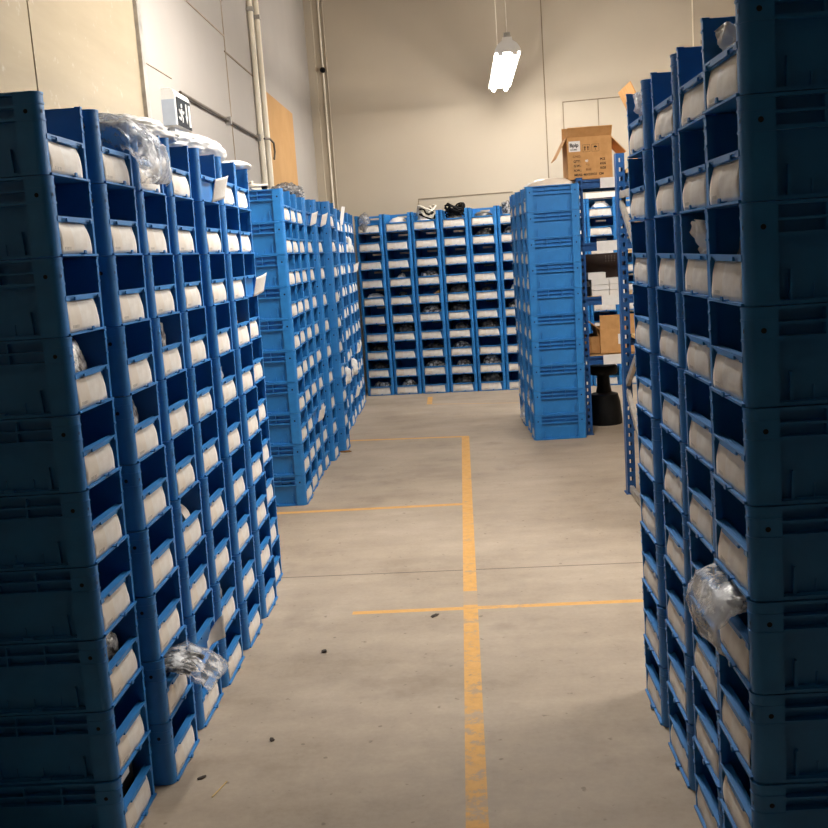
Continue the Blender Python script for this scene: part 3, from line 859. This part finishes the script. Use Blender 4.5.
o = MB().lathe([(.0, 0), (.085, 0), (.088, .02), (.086, .20), (.06, .215), (0, .216)], 20).build('parts_tub', M['silver'], None, 40)
o.matrix_world = X
tag(o, 'mottled white tub standing in the top of the sixth back wall stack', 'tub')
for n in (1, 4, 8):
    soft('paper_packet', blob(140 + n, .10, .10, .13, .1, .08), M['whitebag' if n != 4 else 'darkparts'], crate_mat('B', n, 9) @ Matrix.Translation((0, .12, .011)), '%s packet in the top crate of the %s' % ('white' if n != 4 else 'dark', {1: 'second back wall stack', 4: 'fifth back wall stack', 8: 'stack seen through the rack'}[n]), 'packet')
o = MB().box(-.16, .16, 0, .30, 0, .05).build('flat_carton', M['whitebox'])
o.matrix_world = crate_mat('B', 8, 9) @ Matrix.Translation((.02, .04, P))
tag(o, 'flat white carton on top of the stack seen through the rack', 'carton')

# ------------------------------------------------------------------ racking
def upright_mesh(h, wx=.045, wy=.07, sgn=1):
    """perforated steel post, open slots in the side faces"""
    b = MB()
    b.box(0, .014, 0, .003, 0, h)                    # pierced face: two strips bridged between the slots
    b.box(wx - .012, wx, 0, .003, 0, h)
    z = 0
    while z < h - .02:
        b.box(.014, wx - .012, 0, .003, z, min(h, z + .028))
        z += .05
    for x0 in (0, wx - .003):
        b.box(x0, x0 + .003, .003, wy, 0, h)
    for x0 in (.003, wx - .012): b.box(x0, x0 + .009, wy - .003, wy, 0, h)
    b.box(-.01, wx + .01, -.008, wy + .008, 0, .005)   # foot plate
    return b
def beam_mb(L, d=.04, h=.062):
    b = MB()
    b.box(0, L, .016, d, 0, h)
    b.box(0, L, 0, .016, 0, h * .42)
    b.box(0, L, .002, .016, h * .74, h)
    return b
RY, RX = 7.53, .902
t = empty('storage_rack', (RX, RY, 0), 0, 'blue steel rack with four shelves behind the short crate block', 'rack')
RL, RDp = 1.6, .62
for x in (0, RL - .045):
    for y in (0, RDp - .07):
        o = upright_mesh(1.875).build('upright', M['rackblue'], t); o.location = (x, y, 0)
for z1 in (1.858, 1.412, 1.02, .585):
    for y in (.012, RDp - .052):
        o = beam_mb(RL - .09).build('beam', M['rackblue'], t); o.location = (.045, y, z1 - .062)
    MB().box(.05, RL - .05, .018, RDp - .018, z1 - .016, z1 + .002).build('shelf_panel', M['wood'], t) if z1 != 1.412 else None
for x in (.02, RL - .025):
    for z0, z1 in ((.15, .6), (.62, 1.05), (1.08, 1.5)):
        MB().tube([(x, .04, z0), (x, RDp - .04, z1)], .010, 6).build('brace', M['galv'], t)
for z1, x0, wl in ((1.858, .172, .14), (1.412, .130, .16), (1.02, .150, .16), (.585, .145, .16)):
    MB().box(x0, x0 + wl, .004, .0058, z1 - .066, z1 + .006).build('shelf_label', M['paper'], t)
# near rack behind the right row
R2Y, R2X = 4.93, .895
t = empty('storage_rack', (R2X, R2Y, 0), 0, 'blue perforated rack frame with grey braces behind the near right crate row', 'rack')
L2, D2 = 1.6, .80
for x in (0, L2 - .045):
    for y in (0, D2 - .07):
        o = upright_mesh(1.875).build('upright', M['rackblue'], t); o.location = (x, y, 0)
for z1 in (1.785, 1.36, .90, .42):
    for y in (.012, D2 - .052):
        o = beam_mb(L2 - .09).build('beam', M['rackblue'], t); o.location = (.045, y, z1 - .062)
    MB().box(.05, L2 - .05, .018, D2 - .018, z1 - .016, z1 + .002).build('shelf_panel', M['wood'], t)
for a, b_ in (((.73, 1.655), (.07, 1.655)), ((.73, 1.61), (.07, 1.22)), ((.07, 1.0), (.73, .63)), ((.73, .58), (.07, .18)), ((.73, .03), (.07, .03))):
    n2 = Vector((0, b_[0] - a[0], b_[1] - a[1])).normalized().cross(Vector((1, 0, 0))) * .018
    p, q = Vector((.010, a[0], a[1])), Vector((.010, b_[0], b_[1]))
    ex = Vector((.022, 0, 0))
    vs = [p - n2, q - n2, q + n2, p + n2]
    MB().add(vs + [v + ex for v in vs], [(0, 1, 2, 3), (7, 6, 5, 4), (0, 4, 5, 1), (1, 5, 6, 2), (2, 6, 7, 3), (3, 7, 4, 0)]).build('brace', M['galv'], t)

# cartons
def text_mesh(s, size, mat, parent, X, bold=.0007):
    cu_ = bpy.data.curves.new('t', 'FONT')
    cu_.body = s
    cu_.size = size
    cu_.extrude = .0004
    cu_.offset = bold
    ob = bpy.data.objects.new('t', cu_)
    COL.objects.link(ob)
    dg = bpy.context.evaluated_depsgraph_get()
    me = bpy.data.meshes.new_from_object(ob.evaluated_get(dg))
    bpy.data.objects.remove(ob)
    me.materials.clear(); me.materials.append(mat)
    o = link('printed_text', me, parent)
    o.matrix_local = X
    return o
FX = Matrix.Rotation(PI / 2, 4, 'X')
def open_carton(w, d, h, loc, label, rz=0, flaps=((-1, .6), (1, .6)), front=None, back=None, th=.006):
    t = empty('cardboard_box', loc, rz, label, 'box')
    b = MB()
    b.box(-w / 2, w / 2, 0, th, 0, h); b.box(-w / 2, w / 2, d - th, d, 0, h)
    b.box(-w / 2, -w / 2 + th, th, d - th, 0, h); b.box(w / 2 - th, w / 2, th, d - th, 0, h)
    b.box(-w / 2, w / 2, 0, d, 0, th)
    b.build('body', M['card'], t)
    for sx, a, L in flaps:
        o = MB().box(0, th, 0.004, d - .004, 0, L).build('flap', M['card'], t)
        o.location = (sx * (w / 2 - th / 2) - th / 2, 0, h - .002)
        o.rotation_euler = (0, sx * a, 0)
    if front:
        o = MB().box(-w / 2, w / 2, 0, th, 0, front[1]).build('flap', M['card'], t)
        o.location = (0, 0, h - .002); o.rotation_euler = (front[0], 0, 0)
    if back:
        o = MB().box(-w / 2, w / 2, -th, 0, 0, back[1]).build('flap', M['card'], t)
        o.location = (0, d, h - .002); o.rotation_euler = (-back[0], 0, 0)
    return t
bx = open_carton(.318, .34, .305, (1.016, 7.60, 1.861), 'open cardboard box with printed front standing on top of the rack', 0,
                 ((-1, 2.62, .165), (1, 2.40, .165)), (.80, .085), (-.2, .10))
fl = lambda x, z: Matrix.Translation((x, -.0006, z)) @ FX
MB().box(-.148, -.066, -.0012, 0, .202, .276).build('sticker', M['paper'], bx)
text_mesh('Bpip', .036, M['ink'], bx, Matrix.Translation((-.142, -.0014, .236)) @ FX, .0012)
text_mesh('CH-2803', .013, M['ink'], bx, Matrix.Translation((-.138, -.0014, .212)) @ FX, .0004)
text_mesh('C/NO.', .021, M['fadeink'], bx, fl(-.122, .160))
text_mesh('QTY:', .022, M['ink'], bx, fl(-.118, .126)); text_mesh('40', .022, M['paper'], bx, fl(-.035, .126)); text_mesh('PCS', .022, M['ink'], bx, fl(.072, .132))
text_mesh('G.W.:', .022, M['ink'], bx, fl(-.118, .094)); text_mesh('9.1', .022, M['fadeink'], bx, fl(-.03, .097)); text_mesh('KGS', .022, M['ink'], bx, fl(.072, .101))
text_mesh('N.W.:', .022, M['ink'], bx, fl(-.118, .062)); text_mesh('8.62', .022, M['fadeink'], bx, fl(-.03, .065)); text_mesh('KGS', .022, M['ink'], bx, fl(.072, .070))
text_mesh('MEAS: 46X33X31  CM', .0225, M['ink'], bx, fl(-.116, .030))
ic = MB()
for x0 in (-.048, .016):
    for q in ((x0, x0 + .052, .196, .1975), (x0, x0 + .052, .246, .2475), (x0, x0 + .0015, .196, .2475), (x0 + .0505, x0 + .052, .196, .2475)):
        ic.box(q[0], q[1], -.001, 0, q[2], q[3])
for x0 in (-.036, -.014):
    ic.box(x0, x0 + .006, -.001, 0, .206, .226)
    ic.add([(x0 - .004, -.001, .226), (x0 + .010, -.001, .226), (x0 + .003, -.001, .238)], [(0, 1, 2)])
ic.box(.041, .0435, -.001, 0, .204, .222)
ic.add([(.042 + .013 * math.cos(a), -.001, .224 + .012 * math.sin(a)) for a in [i * PI / 8 for i in range(9)]], [tuple(range(9))])
ic.build('handling_marks', M['ink'], bx)
o = MB().grid(lambda u, v: (.05 + .05 * u, .20 + .02 * math.sin(6 * u + 3 * v), .24 + .11 * v - .04 * abs(u - .6)), 8, 8, thick=.001).build('plastic_liner', M['haze'], None, 180)
o.matrix_world = Matrix.Translation((1.02, 7.60, 1.861))
tag(o, 'clear plastic liner sticking up out of the open printed box', 'liner')

# shelf three: white cartons, dark board, black unit
s3 = 1.022
o = MB().box(-.15, .17, 0, .28, 0, .30).build('carton', M['browncard'])
o.location = (1.105, 7.83, s3)
tag(o, 'dark brown carton with small holes behind the white cartons on the rack', 'carton')
hb = MB()
for i in range(4):
    for j in range(3): hb.add([(.03 + .022 * i + .003 * math.cos(a), -.0005, .245 + .018 * j + .003 * math.sin(a)) for a in [q * PI / 4 for q in range(8)]], [tuple(range(8))])
hb.build('vent_holes', M['galv'], o)
RWH = .0405
names_ = ['upper', 'middle', 'lower']
for j in range(3):
    for i, (x0, x1) in enumerate(((.992, 1.118), (1.123, 1.235))):
        o = MB().box(x0, x1, 7.60, 7.78, s3 + .0 + RWH * j, s3 + RWH * (j + 1) - .003 * (j < 2)).build('carton', M['whitebox'])
        tag(o, 'flat white carton, %s of three, in the %s pile on the rack shelf' % (['bottom', 'middle', 'top'][j], ['left', 'right'][i]), 'carton', 'white cartons on the rack')
o = MB().box(.968, 1.096, 7.60, 7.76, s3 + 3 * RWH, s3 + 4.15 * RWH).build('carton', M['whitebox'])
tag(o, 'white carton lying on top of the left pile on the rack shelf', 'carton', 'white cartons on the rack')
t = empty('parts_bin', (.962, 7.62, s3), 0, 'small black bin left of the white cartons on the rack', 'bin')
MB().box(-.022, .022, 0, .12, 0, .105).build('bin_body', M['black'], t)
MB().box(-.024, .024, -.003, .0, .07, .11).build('bin_lip', M['darkparts'], t)
# shelf four: open cardboard boxes
bx = open_carton(.30, .34, .185, (1.19, 7.60, .588), 'open cardboard box with raised flap and white sticker on the low rack shelf', 0, ((-1, .9, .11), (1, .4, .11)), (.10, .105), None)
MB().box(-.02, .06, -.0012, 0, .07, .145).build('sticker', M['paper'], bx)
bx = open_carton(.11, .30, .13, (.985, 7.66, .588), 'narrow open cardboard box at the left end of the low rack shelf', 0, ((-1, .5, .07), (1, -.2, .07)))
# black stool under the rack
t = empty('step_stool', (1.105, 8.0, 0), 0, 'black stool standing on the floor under the rack', 'stool')
MB().lathe([(.0, .46), (.10, .46), (.112, .445), (.112, .405), (.10, .39), (0, .39)][::-1], 24).build('seat', M['black'], t, 40)
MB().lathe([(.0, .23), (.065, .23), (.052, .30), (.048, .40), (0, .40)], 20).build('column', M['black'], t, 40)
MB().lathe([(.0, 0), (.135, 0), (.138, .03), (.125, .17), (.108, .235), (.06, .25), (0, .25)], 24).build('base', M['black'], t, 40)
# goods on the near rack, seen past the right row
bx = open_carton(.42, .36, .26, (1.155, 5.14, 1.788), 'tall cardboard box with flap sticking out, high behind the right row', 0, ((-1, .42, .13), (1, .5, .13)), None, None)
o = MB().box(0, .44, 0, .34, 0, .40).build('cardboard_box', M['card']); o.location = (.955, 5.20, .903)
tag(o, 'closed cardboard box seen in the gap between rack frame and right row', 'box')
o = MB().box(0, .44, 0, .34, 0, .22).build('cardboard_box', M['card']); o.location = (.965, 5.22, 1.363)
tag(o, 'upper closed cardboard box on the near rack behind the right row', 'box')
o = MB().box(0, .44, 0, .34, 0, .30).build('cardboard_box', M['card']); o.location = (.96, 5.20, .423)
tag(o, 'lower cardboard box on the near rack behind the right row', 'box')

# ------------------------------------------------------------------ floor litter
def bit(loc, size, mat, seed, label, cat):
    soft('floor_scrap' if cat != 'leaf' else 'dry_leaf', blob(seed, *size, .3, .2, 3), M[mat], Matrix.Translation(loc) @ Matrix.Rotation(seed, 4, 'Z'), label, cat)
bit((-.895, 7.43, 0), (.045, .02, .012), 'leaf', 201, 'brown dry leaf on the floor beside the far left row', 'leaf')
bit((-.164, 3.865, 0), (.022, .010, .006), 'debris', 202, 'dark chip on the floor left of the yellow crossing lines', 'chip')
bit((-.638, 2.872, 0), (.012, .007, .005), 'debris', 203, 'dark chip on the floor by the near left row', 'chip')
bit((-.80, 2.66, 0), (.014, .007, .005), 'debris', 205, 'small dark chip on the floor at the second near left stack', 'chip')
bit((-.565, 3.55, 0), (.013, .010, .008), 'debris', 206, 'dark pebble at the end of the curved scuff on the floor', 'chip')
o = MB().tube([(-.745, 2.55, .003), (-.722, 2.63, .003)], .0018, 6).build('straw_piece', M['straw'], None, 40)
tag(o, 'thin pale straw lying on the floor by the near left row', 'straw')

# ------------------------------------------------------------------ pendant lamps
def lamp(x0, y0, x1, y1, z, label, tm='tube'):
    cx, cy = (x0 + x1) / 2, (y0 + y1) / 2
    L = math.hypot(x1 - x0, y1 - y0)
    t = empty('pendant_lamp', (cx, cy, z), math.atan2(y1 - y0, x1 - x0) - PI / 2, label, 'lamp', 'twin tube pendant lamps')
    # reflector: bottle-shoulder section, open below
    sec = [(-.105, 0), (-.098, .03), (-.075, .065), (-.04, .09), (-.036, .115), (.036, .115), (.04, .09), (.075, .065), (.098, .03), (.105, 0)]
    b = MB()
    inner = [(x * .94, z_ - .004 if z_ > 0 else 0) for x, z_ in sec]
    n = len(sec)
    for i in range(n - 1):
        a, c_, d_, e_ = sec[i], sec[i + 1], inner[i + 1], inner[i]
        spans = [(-L / 2, L / 2)]
        if i in (1, 2, n - 4, n - 3):        # slots added in the shoulders so light spills onto the upper walls
            m_ = 12
            spans = [(-L / 2 + L * q / m_, -L / 2 + L * (q + .55) / m_) for q in range(m_)] + [(L / 2 - .02, L / 2)]
        for ya, yb_ in spans:
            vs = [(p[0], ya, p[1]) for p in (a, c_, d_, e_)] + [(p[0], yb_, p[1]) for p in (a, c_, d_, e_)]
            b.add(vs, [(0, 1, 2, 3), (7, 6, 5, 4), (0, 4, 5, 1), (1, 5, 6, 2), (2, 6, 7, 3), (3, 7, 4, 0)])
    b.build('reflector', M['enamel'], t)
    X = Matrix(((1, 0, 0, 0), (0, 0, 1, 0), (0, 1, 0, 0), (0, 0, 0, 1)))
    for s in (-1, 1):
        e = MB().prism([(p[0] * 1.01, p[1]) for p in sec], s * L / 2 - .003, s * L / 2 + .003, 0, X)
        e.build('end_plate', M['enamel'], t)
    for x in (-.058, .058):
        MB().tube([(x, -L / 2 + .03, -.026), (x, L / 2 - .08, -.026)], .0155, 12).build('tube', M[tm], t, 40)
        for y in (-L / 2 + .02, L / 2 - .06):
            MB().box(x - .02, x + .02, y - .02, y + .02, -.026, .05).build('tube_holder', M['enamel'], t)
    MB().box(-.026, .026, -L / 2 - .002, -L / 2 + .05, .115, .15).build('hanger', M['galv'], t)
    MB().box(-.026, .026, L / 2 - .05, L / 2, .115, .15).build('hanger', M['galv'], t)
    top = HT - z
    MB().tube([(0, -L / 2 + .02, .15), (0, -L / 2 + .02, top)], .004, 6).build('cord', M['cord'], t)
    MB().tube([(0, L / 2 - .02, .15), (0, L / 2 - .02, top)], .004, 6).build('cord', M['cord'], t)
    return t
lamp(.523, 8.50, .537, 10.35, 2.95, 'white twin tube pendant lamp glowing in front of the back wall', 'dimtube')
lamp(.06, 3.8, .08, 5.65, 2.98, 'white twin tube pendant lamp over the near aisle, above the photo')
lamp(3.0, 3.7, 3.02, 5.55, 2.95, 'added unseen twin tube pendant lamp over the next aisle, brightening the crate block')  # extra lamp added out of view to brighten block end and walls
lamp(3.3, 7.6, 3.32, 9.45, 2.95, 'added unseen twin tube pendant lamp farther along the next aisle, lighting the back right')  # unseen lamp, added to fill light towards the back right

# ------------------------------------------------------------------ world and view
w = bpy.data.worlds.new('world')
scene.world = w
w.use_nodes = True
w.node_tree.nodes['Background'].inputs[0].default_value = (.5, .48, .45, 1)
w.node_tree.nodes['Background'].inputs[1].default_value = .05
vs_ = scene.view_settings
vs_.view_transform = 'Standard'
vs_.look = 'None'
vs_.exposure = 0.0
vs_.gamma = 1.0
vs_.use_curve_mapping = False
cy_ = scene.cycles
cy_.use_denoising = True
cy_.max_bounces = 10
cy_.diffuse_bounces = 3
cy_.transparent_max_bounces = 16
cy_.sample_clamp_indirect = 8
